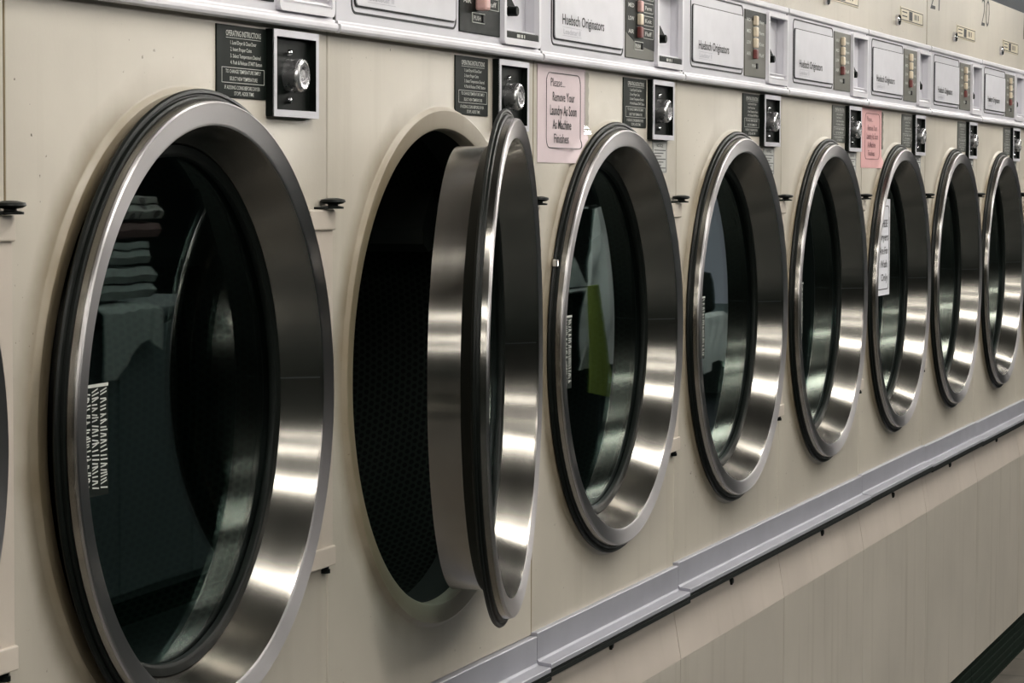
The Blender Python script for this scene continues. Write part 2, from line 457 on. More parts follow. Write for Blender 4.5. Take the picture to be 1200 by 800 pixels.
def drum_mesh():
    R, y0, y1, n = .368, .064, .62, 96
    vs = []; fs = []; uv = []
    a = .0115
    ys = [y0 + (y1-y0)*i/6 for i in range(7)]
    for y in ys:
        for i in range(n): vs.append((CX + R*cos(2*pi*i/n), y, CZ + R*sin(2*pi*i/n)))
    per = round(2*pi*R/a)
    for j in range(6):
        for i in range(n):
            k = (i+1) % n; fs.append([j*n+i, j*n+k, (j+1)*n+k, (j+1)*n+i])
            v0, v1 = (ys[j]-y0)/(a*1.732), (ys[j+1]-y0)/(a*1.732)
            uv += [(per*i/n, v0), (per*(i+1)/n, v0), (per*(i+1)/n, v1), (per*i/n, v1)]
    # rear wall
    o = len(vs); vs.append((CX, y1, CZ))
    for i in range(n):
        k = (i+1) % n; fs.append([6*n+i, 6*n+k, o])
        for t in (vs[6*n+i], vs[6*n+k], vs[o]): uv.append((t[0]/a, t[2]/(a*1.732)))
    me = bpy.data.meshes.new('drum'); me.from_pydata(vs, [], fs)
    l = me.uv_layers.new(name='UVMap')
    for i, p in enumerate(uv): l.data[i].uv = p
    me.polygons.foreach_set('use_smooth', [True]*len(fs)); me.set_sharp_from_angle(angle=radians(40))
    me.materials.append(M['drum']); me.update(); return me

def baffle_mesh(ang):
    b = MB(); c, s = cos(ang), sin(ang)
    pts = []
    for r, w in ((.368, .05), (.30, .022), (.29, .010)):
        pts.append((r, w))
    prof = [(pts[0][0], -pts[0][1]), (pts[1][0], -pts[1][1]), (pts[2][0], 0), (pts[1][0], pts[1][1]), (pts[0][0], pts[0][1])]
    vs = []
    for y in (.12, .60):
        for r, w in prof: vs.append((CX + r*c - w*s, y, CZ + r*s + w*c))
    n = 5
    b.add(vs, [[i, (i+1) % n, n+(i+1) % n, n+i] for i in range(n)] + [list(range(n)), list(range(n, 2*n))])
    return b.mesh('drum_baffle', 'baffle')

PV = (.766, -.008)          # hinge axis of the door (x, y)
def D(prof, n=128, smooth=True):
    b = MB(); b.lathe(prof, CX-PV[0], CZ, n, True, smooth, -PV[1]); return b

S_RIM = [(.331, -.0140), (.3455, -.0140), (.3478, -.0150), (.3486, -.0170), (.3478, -.0235), (.3468, -.0275), (.3448, -.0290), (.3425, -.0286),
         (.3222, -.0262), (.3198, -.0250), (.3185, -.0225), (.2992, .0250), (.2985, .0262), (.2985, .0315), (.3030, .0315), (.3030, .0560), (.3085, .0560),
         (.3085, .0120), (.3190, -.0040), (.3310, -.0040)]
G_GASKET = [(.3095, .0128), (.3206, -.0042), (.332, -.0058), (.3540, -.0062), (.3592, -.0072), (.3608, -.0098), (.3596, -.0124), (.3562, -.0132), (.3546, -.0118), (.3532, -.0120),
            (.3526, -.0158), (.3502, -.0172), (.3480, -.0162), (.332, -.0144)]
G_SEAL = [(.2984, .0235), (.2895, .0240), (.2862, .0262), (.2852, .0300), (.2862, .0336), (.2984, .0336)]

def door_weld_mesh():
    """welded joint across the inside of the steel ring, just above mid height on the hinge side"""
    b = MB(); a0 = radians(3.2)
    pr = [(.3180, -.0215), (.2996, .0240)]
    vs = []
    for da in (-.0026, .0026):
        for r, y in pr:
            vs.append((CX-PV[0] + (r-.0006)*cos(a0+da), y-PV[1], CZ + (r-.0006)*sin(a0+da)))
    for da in (-.0026, .0026):
        for r, y in pr:
            vs.append((CX-PV[0] + (r+.001)*cos(a0+da), y-PV[1], CZ + (r+.001)*sin(a0+da)))
    b.add(vs, [[0, 1, 3, 2], [4, 6, 7, 5], [0, 4, 5, 1], [2, 3, 7, 6], [0, 2, 6, 4], [1, 5, 7, 3]])
    return b.mesh('weld_seam', 'chrome')

def sticker_meshes(xr):
    """clear strip on the glass with upright rows of white print, right edge at xr"""
    b = MB(); x0, x1 = xr-.062, xr; z0, z1 = -.075, .045
    b.box(x0-PV[0], x1-PV[0], .0325-PV[1], .0333-PV[1], z0, z1)
    t = MB(); rnd = random.Random(int(xr*1000))
    for c in range(3):
        cx = x0 + .008 + c*.0195
        z = z1-.008
        while z > z0+.008:
            h = .0015; w = rnd.uniform(.012, .0165)
            sl = rnd.uniform(-.002, .004)
            t.add([(cx-PV[0]-.004, .0320-PV[1], z), (cx-PV[0]-.004+w, .0320-PV[1], z+sl), (cx-PV[0]-.004+w, .0320-PV[1], z+sl-h), (cx-PV[0]-.004, .0320-PV[1], z-h)], [[0, 3, 2, 1]])
            z -= h + rnd.choice((.0018, .0022, .0028))
    e = .0014
    for (a, bb, c, d) in ((x0, x1, z1-e*2.5, z1),):
        t.add([(a-PV[0], .0320-PV[1], c), (bb-PV[0], .0320-PV[1], c), (bb-PV[0], .0320-PV[1], d), (a-PV[0], .0320-PV[1], d)], [[0, 1, 2, 3]])
    return b.mesh('warning_sticker', 'plaque'), t.mesh('lettering', 'white_ink', fix=False)

MS = {}
MS['front_panel'] = front_panel_mesh()
MS['drum'] = drum_mesh()
MS['baffles'] = [baffle_mesh(radians(a)) for a in (35, 155, 275)]
MS['throat'] = MB().lathe([(.3335, .0165), (.3335, .070), (.390, .070), (.390, .0165)], CX, CZ, 96).mesh('drum_collar', 'inner')
MS['door'] = D(S_RIM, 160).mesh('door', 'steel')
MS['gasket'] = D(G_GASKET, 144).mesh('gasket', 'rubber')
MS['seal'] = D(G_SEAL, 144).mesh('glass_seal', 'rubber')
MS['door_glass'] = D([(.0002, .0337), (.3015, .0337), (.3015, .0375), (.0002, .0375)], 128, False).mesh('glass', 'glass')
MS['weld'] = door_weld_mesh()
b = MB(); b.box(-.3515-.0, -.3515+.0, 0, 0, 0, 0)
b = MB()
b.box(CX-.3400-PV[0], CX-.3320-PV[0], -.0170-PV[1], -.0090-PV[1], CZ+.128, CZ+.140, .0015)
MS['door_catch'] = b.mesh('door_catch', 'chrome')

b = MB(); b.box(.722, .7985, -.0085, .004, -.198, .202, .0012)
MS['hinge_post'] = b.mesh('hinge_post', 'post_paint')
b = MB(); b.box(.720, .7992, -.0125, .004, .2010, .2265, .0018); MS['hinge_cap_hi'] = b.mesh('hinge_cap', 'post_paint')
b = MB(); b.box(.720, .7992, -.0125, .004, -.222, -.1970, .0018); MS['hinge_cap_lo'] = b.mesh('hinge_cap', 'post_paint')
b = MB(); b.lathe_z([(.0001, .2275), (.0135, .2275), (.0135, .2300), (.0065, .2312), (.0065, .2330), (.0120, .2338), (.0160, .2362), (.0150, .2390), (.0070, .2408), (.0001, .2410)], .7832, -.0150, 28)
b.box(.758, .7855, -.0150, .0015, .2270, .2300, .001)
MS['hinge_pin'] = b.mesh('hinge_pin', 'rubber')
b = MB(); b.lathe_z([(.0001, -.2225), (.0050, -.2225), (.0050, -.2262), (.0066, -.2266), (.0066, -.2315), (.0001, -.2325)], .786, -.0030, 14)
MS['hinge_bolt'] = b.mesh('hinge_bolt', 'rubber')

# console above the door
b = MB()
b.box(.0050, .6290, -.0100, .045, .4500, .6265, .0015)
b.box(.6290, .7780, -.0100, .045, .6020, .6265, .0008)
b.box(.6290, .7780, -.0100, .045, .4500, .4880, .0008)
b.box(.7780, .7950, -.0100, .045, .4500, .6265, .0015)
b.box(.6290, .7780, .0260, .045, .4880, .6020)
MS['console'] = b.mesh('console', 'alu')
tr = [(-.0095, .4625), (-.0120, .4630), (-.0128, .4612), (-.0128, .4590), (-.0160, .4582), (-.0172, .4560), (-.0172, .4520), (-.0160, .4488), (-.0130, .4470), (-.0095, .4470)]
MS['trim_lo'] = MB().prism_x(tr, .0045, .7955).mesh('console_trim', 'alu_bright')
tr = [(-.0095, .6150), (-.0130, .6152), (-.0146, .6180), (-.0146, .6250), (-.0128, .6275), (-.0060, .6285), (-.0060, .6265), (-.0095, .6265)]
MS['trim_hi'] = MB().prism_x(tr, .0045, .7955).mesh('console_trim', 'alu_bright')
MS['gap_shade_l'] = MB().box(.0002, .0048, -.0090, .020, .4480, .6280).mesh('gap_shade', 'strip'); MS['gap_shade_r'] = MB().box(.7952, .7998, -.0090, .020, .4480, .6280).mesh('gap_shade', 'strip')  # dark strips fill the console gaps, standing in for their shade
MS['name_plate'] = MB().rrect(.0640, .4240, .4860, .5880, .006, -.0136, -.0098).mesh('name_plate', 'nameplate')
b = MB(); b.rframe(.0530, .4340, .4745, .6095, .0140, .0030, -.0108, -.0098); b.rframe(.0622, .4258, .4842, .5898, .0075, .0022, -.0122, -.0098)
MS['border'] = b.mesh('border_line', 'ink')
b = MB(); fit_text(b, 'Huebsch Originators', .098, .316, -.0140, .5095, .0165, .018); MS['brand_text'] = b.mesh('lettering', 'ink', fix=False)
b = MB(); fit_text(b, 'Loadstar II', .104, .190, -.0140, .4945, .0085, .01)
for (a, c, d, e) in ((.099, .196, .4915, .4921), (.099, .196, .5045, .5051), (.172, .1726, .4915, .5051)):
    b.add([(a, -.0140, d), (c, -.0140, d), (c, -.0140, e), (a, -.0140, e)], [[0, 1, 2, 3]])
MS['model_text'] = b.mesh('lettering', 'faint', fix=False)

def switch_panel(mat): return MB().box(.4440, .6130, -.0120, -.0095, .4735, .6040, .0008).mesh('switch_panel', mat)
MS['sw_black'] = switch_panel('switch_black'); MS['sw_grey'] = switch_panel('switch_grey')
# two-tone: dark top, worn grey foot
b = MB(); b.box(.4440, .6130, -.0120, -.0095, .4735, .6040, .0008); me = b.mesh('switch_panel', 'switch_grey'); MS['sw_grey2'] = me
MS['sw_overlay_mid'] = MB().outline([(.4448, .5160), (.5050, .4990), (.6122, .4905), (.6122, .6032), (.4448, .6032)], -.0126, -.0118).mesh('printed_field', 'switch_black')
MS['sw_overlay_top'] = MB().outline([(.4448, .5850), (.6122, .5830), (.6122, .6032), (.4448, .6032)], -.0126, -.0118).mesh('printed_field', 'switch_black')
BZ = (.5845, .5625, .5405, .5185)
def button(i, mat): return MB().box(.5090, .5250, -.0200, -.0115, BZ[i]-.0095, BZ[i]+.0095, .0022).mesh('push_button', mat)
MS['buttons'] = [button(i, m) for i, m in enumerate(('cream_plastic', 'cream_plastic', 'cream_plastic', 'red_plastic'))]
MS['buttons_pink'] = [button(i, m) for i, m in enumerate(('cream_plastic', 'pink_plastic', 'cream_plastic', 'red_plastic'))]
MS['lever_button'] = MB().box(.5060, .5270, -.0290, -.0115, .5060, .5330, .004).mesh('push_button', 'pink_plastic')
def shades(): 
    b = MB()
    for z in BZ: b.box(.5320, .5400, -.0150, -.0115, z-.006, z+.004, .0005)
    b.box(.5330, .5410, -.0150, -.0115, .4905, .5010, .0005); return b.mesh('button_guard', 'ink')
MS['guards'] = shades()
def switch_print(boxes=True):
    b = MB()
    for z, t, u in zip(BZ, ('HIGH', 'MED', 'LOW', 'AIR'), ('Heavy', 'Perm', 'Knit', 'Fluff')):
        fit_text(b, t, .4550, .4880, -.0131, z-.0035, .0070, .02); fit_text(b, u, .5545, .5930, -.0131, z-.0035, .0072, .01)
    fit_text(b, 'PUSH', .4980, .5280, -.0131, .4925, .0062, .02)
    return b
b = switch_print(); MS['sw_print'] = b.mesh('lettering', 'white_ink', fix=False)
b = MB()
for z in BZ: b.rframe(.5450, .6050, z-.0085, z+.0085, .001, .0009, -.0131, -.0118)
b.rframe(.4930, .5450, .4885, .5030, .001, .0010, -.0131, -.0118)
MS['sw_boxes'] = b.mesh('label_outline', 'white_ink')

# coin chute
b = MB(); b.rframe(.6190, .7860, .4650, .6100, .008, .0095, -.0170, -.0090)
MS['chute_frame'] = b.mesh('coin_chute_frame', 'alu_bright')
b = MB(); b.box(.6300, .7770, .0060, .0258, .4890, .6010); MS['chute_plate'] = b.mesh('coin_chute_plate', 'nameplate')
b = MB(); b.box(.6800, .6880, .0040, .0063, .5050, .6010); MS['coin_slot'] = b.mesh('coin_slot', 'ink')
b = MB(); b.add([(.6400, .0000, .5230), (.6780, -.0120, .5230), (.6780, .0060, .5230), (.6400, .0060, .5230), (.6520, .0000, .5390), (.6780, -.0040, .5390), (.6780, .0060, .5390), (.6520, .0060, .5390)],
               [[0, 3, 2, 1], [4, 5, 6, 7], [0, 1, 5, 4], [1, 2, 6, 5], [2, 3, 7, 6], [3, 0, 4, 7]])
b.disc(.0075, -.0090, .0062, .7000, .5170, 20, .001)
MS['coin_lever'] = b.mesh('coin_lever', 'black')
b = MB(); b.box(.6300, .7770, -.0160, -.0095, .4725, .4850, .0015); MS['coin_label'] = b.mesh('coin_label', 'black')
b = MB()
for (a, c) in ((.676, .690), (.694, .703), (.708, .712)): b.add([(a, -.0164, .4765), (c, -.0164, .4765), (c, -.0164, .4815), (a, -.0164, .4815)], [[0, 1, 2, 3]])
MS['coin_text'] = b.mesh('label_marking', 'white_ink', fix=False)
MS['coin_tray'] = MB().prism_x([(-.0095, .4725), (-.0150, .4730), (-.0165, .4775), (-.0120, .4790), (-.0110, .4820), (-.0150, .4850), (-.0095, .4860)], .6300, .7770).mesh('coin_tray', 'alu_bright')

# operating instructions
def plaque_set(mat):
    p = MB().box(.4760, .6125, -.0018, .0004, .3575, .4410, .0006).mesh('instruction_plaque', mat)
    b = MB()
    fit_text(b, 'OPERATING INSTRUCTIONS', .5000, .5960, -.0022, .4285, .0068, .01)
    b.add([(.5000, -.0022, .4262), (.5960, -.0022, .4262), (.5960, -.0022, .4267), (.5000, -.0022, .4267)], [[0, 1, 2, 3]])
    for i, (s, x1) in enumerate((('1. Load Dryer & Close Door', .5830), ('2. Insert Proper Coins', .5700), ('3. Select Temperature Desired', .5950), ('4. Push & Release START Button', .5990))):
        fit_text(b, s, .5120, x1, -.0022, .4190-i*.0076, .0046, .005)
    b.rframe(.4890, .6060, .3745, .3925, .0006, .0006, -.0022, -.0010)
    fit_text(b, 'TO CHANGE TEMPERATURE SIMPLY', .4990, .5960, -.0022, .3858, .0045, .005)
    fit_text(b, 'SELECT NEW TEMPERATURE', .5100, .5860, -.0022, .3775, .0045, .005)
    fit_text(b, 'IF ADDING COINS BEFORE DRYER', .4960, .5930, -.0022, .3672, .0045, .005)
    fit_text(b, 'STOPS, ADDS TIME', .5220, .5760, -.0022, .3605, .0045, .005)
    return p, b.mesh('lettering', 'white_ink', fix=False)
MS['plaque'] = plaque_set('plaque'); MS['plaque_grey'] = plaque_set('plaque_grey')

# coin box with barrel lock
b = MB(); b.rframe(.6140, .7480, .3385, .4425, .0012, .0086, -.0110, .0004, 2); b.box(.6210, .7410, -.0024, .0003, .3455, .4355)
MS['lock_box'] = b.mesh('coin_box', 'black')
MS['lock_frame'] = MB().rframe(.6140, .7480, .3385, .4425, .0012, .0085, -.0112, -.0095, 2).mesh('coin_box_frame', 'alu')
b = MB(); b.lathe([(.0001, -.0215), (.0070, -.0215), (.0072, -.0195), (.0110, -.0195), (.0114, -.0230), (.0160, -.0236), (.0188, -.0222), (.0202, -.0195), (.0204, -.0026), (.0001, -.0026)], .6760, .3890, 48)
b.box(.6746, .6774, -.0220, -.0202, .3845, .3935)
MS['lock'] = b.mesh('barrel_lock', 'nickel')
b = MB()
for z in (.4165, .3590):
    b.lathe([(.0001, -.0085), (.0028, -.0080), (.0040, -.0060), (.0040, -.0026), (.0001, -.0026)], .6720, z, 16)
MS['lock_screws'] = [MB().lathe([(.0001, -.0085), (.0028, -.0080), (.0040, -.0060), (.0040, -.0026), (.0001, -.0026)], .6720, z, 16).mesh('screw', 'chrome') for z in (.4165, .3590)]

MS['data_label'] = MB().box(.6450, .7360, -.0010, .0004, .2800, .3365).mesh('data_label', 'label_grey')
b = MB(); fit_text(b, 'NOTICE', .6700, .7100, -.0014, .3260, .0060, .02)
for i in range(7): 
    z = .3195-i*.0052
    b.add([(.6540, -.0014, z), (.7270-.014*(i % 3), -.0014, z), (.7270-.014*(i % 3), -.0014, z+.0016), (.6540, -.0014, z+.0016)], [[0, 1, 2, 3]])
b.rframe(.6480, .7330, .2822, .3345, .0008, .0008, -.0014, -.0006)
MS['data_text'] = b.mesh('lettering', 'ink', fix=False)

# below the door
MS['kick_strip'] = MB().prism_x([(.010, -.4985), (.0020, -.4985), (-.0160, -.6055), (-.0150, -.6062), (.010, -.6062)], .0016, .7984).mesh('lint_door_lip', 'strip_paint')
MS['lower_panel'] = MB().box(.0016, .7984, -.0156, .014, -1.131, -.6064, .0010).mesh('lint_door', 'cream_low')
MS['hidden_band'] = MB().box(.0016, .7984, .0030, .014, -.4990, -.4380).mesh('cross_rail', 'cream')
b = MB(); b.lathe([(.0001, -.0078), (.0050, -.0072), (.0062, -.0050), (.0062, .0010), (.0001, .0010)], .4080, -.5175, 16); b.box(.4020, .4080, -.0065, .0, -.5250, -.5180, .001)
MS['panel_screw'] = b.mesh('panel_catch', 'rubber')
# carcass: four walls and a back, open to the front
b = MB(); b.box(.0, .0045, .015, .72, FLOOR+.02, .812); b.box(.7955, .80, .015, .72, FLOOR+.02, .812)
b.box(.0045, .7955, .715, .72, FLOOR+.02, .812); b.box(.0045, .7955, .015, .715, .807, .812); b.box(.0045, .7955, .015, .715, FLOOR+.02, FLOOR+.03)
MS['cabinet'] = b.mesh('cabinet', 'inner')
MS['joint'] = MB().box(.0, .0030, .0006, .014, -.437, .4460).mesh('joint_strip', 'tan')

def make_dryer(k, label, open_deg=0.0, switch='grey', plaque='plaque', dpx=0.0, sticker=.30, data=True, joint=False, pink=False):
    t = thing('tumble_dryer', label, 'dryer', (k*W, 0, FLOOR), 'coin tumble dryers in a row')
    L = (0, 0, -FLOOR)
    P = lambda n, m, **kw: link(n, m, t, L, **kw)
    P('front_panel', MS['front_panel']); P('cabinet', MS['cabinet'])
    d = P('drum', MS['drum']); link('drum_collar', MS['throat'], d)
    for bm_ in MS['baffles']: link('drum_baffle', bm_, d)
    door = link('door', MS['door'], t, (PV[0], PV[1], -FLOOR), radians(open_deg), label='brushed steel ring door' if not open_deg > 5 else 'brushed steel ring door standing open')
    link('gasket', MS['gasket'], door, label='black rubber gasket'); link('glass_seal', MS['seal'], door)
    link('glass', MS['door_glass'], door); link('weld_seam', MS['weld'], door)
    if k == 2: link('door_catch', MS['door_catch'], door)
    if sticker:
        a, b_ = sticker_meshes(sticker); link('warning_sticker', a, door); link('lettering', b_, door)
    hp = P('hinge_post', MS['hinge_post'])
    for n, m in (('hinge_cap', 'hinge_cap_hi'), ('hinge_cap', 'hinge_cap_lo'), ('hinge_pin', 'hinge_pin'), ('hinge_bolt', 'hinge_bolt')): link(n, MS[m], hp)
    c = P('console', MS['console'])
    for n, m in (('console_trim', 'trim_lo'), ('console_trim', 'trim_hi'), ('name_plate', 'name_plate'), ('border_line', 'border'), ('lettering', 'brand_text'), ('lettering', 'model_text')): link(n, MS[m], c)
    for x in (.0001, .7956): link('gap_shade', MS['gap_shade_l' if x < .1 else 'gap_shade_r'], c)
    sp = P('switch_panel', MS['sw_black' if switch == 'black' else 'sw_grey'])
    if switch == 'mid': link('printed_field', MS['sw_overlay_mid'], sp)
    if switch == 'top': link('printed_field', MS['sw_overlay_top'], sp)
    for i, m in enumerate(MS['buttons_pink'] if pink else MS['buttons']): 
        if switch == 'black' and i == 3: link('push_button', MS['lever_button'], sp)
        else: link('push_button', m, sp)
    link('button_guard', MS['guards'], sp); link('lettering', MS['sw_print'], sp)
    if switch in ('black', 'mid'): link('label_outline', MS['sw_boxes'], sp)
    cf = P('coin_chute', MS['chute_frame'])
    for n, m in (('chute_plate', 'chute_plate'), ('coin_slot', 'coin_slot'), ('coin_lever', 'coin_lever')) + ((('coin_label', 'coin_label'), ('label_marking', 'coin_text')) if k in (1, 2) else (('coin_tray', 'coin_tray'),)): link(n, MS[m], cf)
    pl = link('instruction_plaque', MS[plaque][0], t, (dpx, 0, -FLOOR)); link('lettering', MS[plaque][1], pl)
    lb = P('coin_box', MS['lock_box']); link('coin_box_frame', MS['lock_frame'], lb); link('barrel_lock', MS['lock'], lb)
    for m in MS['lock_screws']: link('screw', m, lb)
    if data: dl = P('data_label', MS['data_label']); link('lettering', MS['data_text'], dl)
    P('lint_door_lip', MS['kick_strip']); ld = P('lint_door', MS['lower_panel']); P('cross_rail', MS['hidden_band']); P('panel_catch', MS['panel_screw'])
    if joint: P('joint_strip', MS['joint'])
    return t

DRYERS = [
    (-1, 'cream dryer cut off by the left edge, only its steel ring rim showing', dict(data=False, switch='black', sticker=None)),
    (0, 'large cream dryer in front with folded towels mirrored in its closed round glass door', dict(open_deg=1.3, switch='black', data=False, sticker=.252, joint=True)),
    (1, 'cream dryer with its round steel door swung open onto a dark drum', dict(open_deg=13.0, switch='black', data=False, dpx=-.022, sticker=.22)),
    (2, 'cream dryer with a pale lilac notice taped at its upper left corner', dict(switch='mid', dpx=-.010, sticker=.295, joint=True, pink=True)),
    (3, 'cream dryer with a black bag and white cloth mirrored in its glass', dict(switch='top', dpx=-.004, sticker=.325)),
    (4, 'cream dryer directly left of the one with the pink paper notice', dict(plaque='plaque_grey', sticker=.350)),
    (5, 'cream dryer with a pink paper notice above and a white notice in its glass', dict(plaque='plaque_grey', sticker=.365)),
    (6, 'cream dryer standing below the number 21 on the fascia', dict(plaque='plaque_grey', sticker=.37, joint=True)),
    (7, 'cream dryer standing below the number 20 on the fascia', dict(plaque='plaque_grey', sticker=.38)),
    (8, 'cream dryer at the far right end of the row, mostly out of view', dict(plaque='plaque_grey', sticker=.38)),
]
DR = {}
for k, lab, kw in DRYERS: DR[k] = make_dryer(k, lab, **kw)

# ------------------------------------------------------------------ ledge rails, fascia, skirting
def rail(x0, x1, zt, label):
    p = [(.0030, zt), (-.0085, zt), (-.0100, zt-.0012), (-.0100, zt-.0415), (-.0125, zt-.0450), (-.0320, zt-.0470), (-.0330, zt-.0482), (-.0330, zt-.0545), (-.0310, zt-.0555), (.0025, zt-.0555)]
    o = link('ledge_rail', MB().prism_x(p, x0+.001, x1-.001).mesh('ledge_rail', 'alu_rail'))
    tag(o, label, 'ledge', 'aluminium ledge rails')
    q = [(.0010, zt-.0560), (-.0300, zt-.0560), (-.0312, zt-.0572), (-.0312, zt-.0600), (-.0295, zt-.0608), (-.0312, zt-.0616), (-.0312, zt-.0680), (-.0300, zt-.0692), (.0010, zt-.0692)]
    link('rubber_strip', MB().prism_x(q, x0+.004, x1+.008).mesh('rubber_strip', 'strip'), o, label='black rubber bumper strip')
rail(-.80, .80, -.4400, 'aluminium ledge rail running out of the bottom left corner under the biggest dryer')
rail(.80, 1.60, -.4385, 'aluminium ledge rail under the dryer with the open door')
rail(1.60, 2.40, -.4335, 'aluminium ledge rail under the dryer with the lilac notice')
rail(2.40, 4.00, -.4285, 'long aluminium ledge rail spanning two dryers in mid row')
rail(4.00, 4.80, -.4270, 'aluminium ledge rail under the dryer with the pink notice')
rail(4.80, 5.60, -.4300, 'aluminium ledge rail under dryer number 21')
rail(5.60, 7.20, -.4320, 'aluminium ledge rail at the far right end under number 20')

MS['id_plate'] = MB().box(.4440, .7420, -.0016, .0004, .6735, .7095, .0006).mesh('number_plate', 'label_plate')
b = MB(); b.rframe(.4470, .7390, .6765, .7065, .0008, .0022, -.0020, -.0012, 2)
b.add([(.5500, -.0020, .6800), (.5950, -.0020, .6800), (.5950, -.0020, .7030), (.5500, -.0020, .7030)], [[0, 1, 2, 3]])
for x0 in (.462,):
    for xb in (.622, .642, .668):
        b.add([(xb, -.0020, .6850), (xb+.011, -.0020, .6850), (xb+.011, -.0020, .6990), (xb, -.0020, .6990)], [[0, 1, 2, 3]])
    for z in (.686, .696):
        b.add([(x0, -.0020, z), (x0+.065, -.0020, z), (x0+.065, -.0020, z+.003), (x0, -.0020, z+.003)], [[0, 1, 2, 3]])
MS['id_marks_a'] = b.mesh('plate_marking', 'ink', fix=False)
MS['key_lock'] = MB().lathe([(.0001, -.0120), (.0030, -.0120), (.0036, -.0100), (.0120, -.0100), (.0135, -.0080), (.0140, .0004), (.0001, .0004)], .3950, .6720, 28).mesh('key_lock', 'chrome')
MS['key_hole'] = MB().box(.3930, .3970, -.0124, -.0110, .6680, .6760).mesh('key_hole', 'ink')

def fascia(x0, x1, label, units, joint=False):
    t = thing('fascia_panel', label, 'panel', (x0, 0, FLOOR), 'cream fascia panels over the dryers')
    m = MB().box(.009 if joint else .002, x1-x0-.002, 0, .014, .6290, .8140, .0012).mesh('panel_sheet', 'cream_worn')
    link('panel_sheet', m, t, (0, 0, -FLOOR))
    if joint: link('joint_strip', MB().box(.0005, .0085, .004, .014, .6290, .8140).mesh('joint_strip', 'tan'), t, (0, 0, -FLOOR))
    for k in units:
        L = (k*W-x0, 0, -FLOOR)
        p = link('unit_plate', MS['id_plate'], t, L); link('plate_marking', MS['id_marks_a'], p)
        
        kl = link('key_lock', MS['key_lock'], t, L); link('key_hole', MS['key_hole'], kl)
        if k >= 4:
            b = MB(); s = str(27-k)
            vs, fs = text_geo(s, .082, 1.0, -.012, .10)
            fit_text(b, s, .045, .190, -.0006, .7290, .088, -.014, .12)
            link('stencilled_number', b.mesh('stencilled_number', 'ink', fix=False), t, L)
fascia(-.8, 2.4, 'long cream fascia over the nearest dryers, above the frame', [])
fascia(2.4, 4.8, 'cream fascia panel with two key locks, left of the upright joint', [3, 4, 5])
fascia(4.8, 7.2, 'cream fascia panel with tall black numbers 21 and 20', [6, 7, 8], True)

def base_piece(x0, x1):
    b = MB(); p = [(.016, FLOOR)]
    z = FLOOR+.004
    p += [(-.006, FLOOR), (-.006, z)]
    for i in range(5):
        z0 = FLOOR+.006+i*.025; p += [(-.002, z0), (-.0055, z0+.003), (-.0055, z0+.020), (-.002, z0+.023)]
    p += [(-.001, FLOOR+.1345), (.016, FLOOR+.1345)]
    return b.prism_x(p, x0, x1)
for i, k in enumerate(range(-1, 9)):
    struct('baseboard_front' if i == 0 else 'baseboard_front.%03d' % i, base_piece(k*W + .001, (k+1)*W - .001), 'base')

# ------------------------------------------------------------------ room
X0, X1, Y0, Y1 = -6.0, 17.0, -6.5, .72
struct('floor', MB().box(X0, X1, Y0, -.318, FLOOR-.05, FLOOR), 'floor')
struct('floor.001', MB().box(X0, X1, -.318, Y1+.5, FLOOR-.05, FLOOR), 'floor_strip')
struct('ceiling', MB().box(X0, X1, Y0, Y1+.5, CEIL, CEIL+.05), 'ceil')
struct('wall_front', MB().box(X0, X1, .10, .16, .8145, CEIL), 'slate')
struct('wall_front.001', MB().box(7.2, X1, .02, .16, FLOOR, .8145), 'slate')
struct('wall_front.002', MB().box(X0, -.8, .02, .16, FLOOR, .8145), 'slate')
struct('wall_back', MB().box(X0, X1, Y0-.06, Y0, FLOOR, CEIL), 'wall')
struct('wall_left', MB().box(X0-.06, X0, Y0, .16, FLOOR, CEIL), 'wall')
struct('wall_right', MB().box(X1, X1+.06, Y0, .16, FLOOR, CEIL), 'wall')

MS['lamp_body'] = MB().prism_x([(-.16, CEIL-.001), (-.16, CEIL-.045), (-.13, CEIL-.06), (.13, CEIL-.06), (.16, CEIL-.045), (.16, CEIL-.001)], -.64, .64).mesh('lamp_housing', 'lampw')
MS['lamp_glow'] = MB().prism_x([(-.075, CEIL-.061), (-.055, CEIL-.085), (.055, CEIL-.085), (.075, CEIL-.061)], -.62, .62).mesh('diffuser', 'diffuser')
i = 0
for x in (-4.85, -3.1, -1.35, .4, 2.15, 3.9, 5.65, 7.4, 9.15, 10.9):
    for y in (-1.15, -3.30):
        t = thing('ceiling_light', 'lit fluorescent ceiling fitting over the aisle, outside the picture', 'lamp', (x, y, 0), 'fluorescent fittings on the laundry ceiling')
        link('lamp_housing', MS['lamp_body'], t, rotz=pi/2); link('diffuser', MS['lamp_glow'], t, rotz=pi/2); i += 1

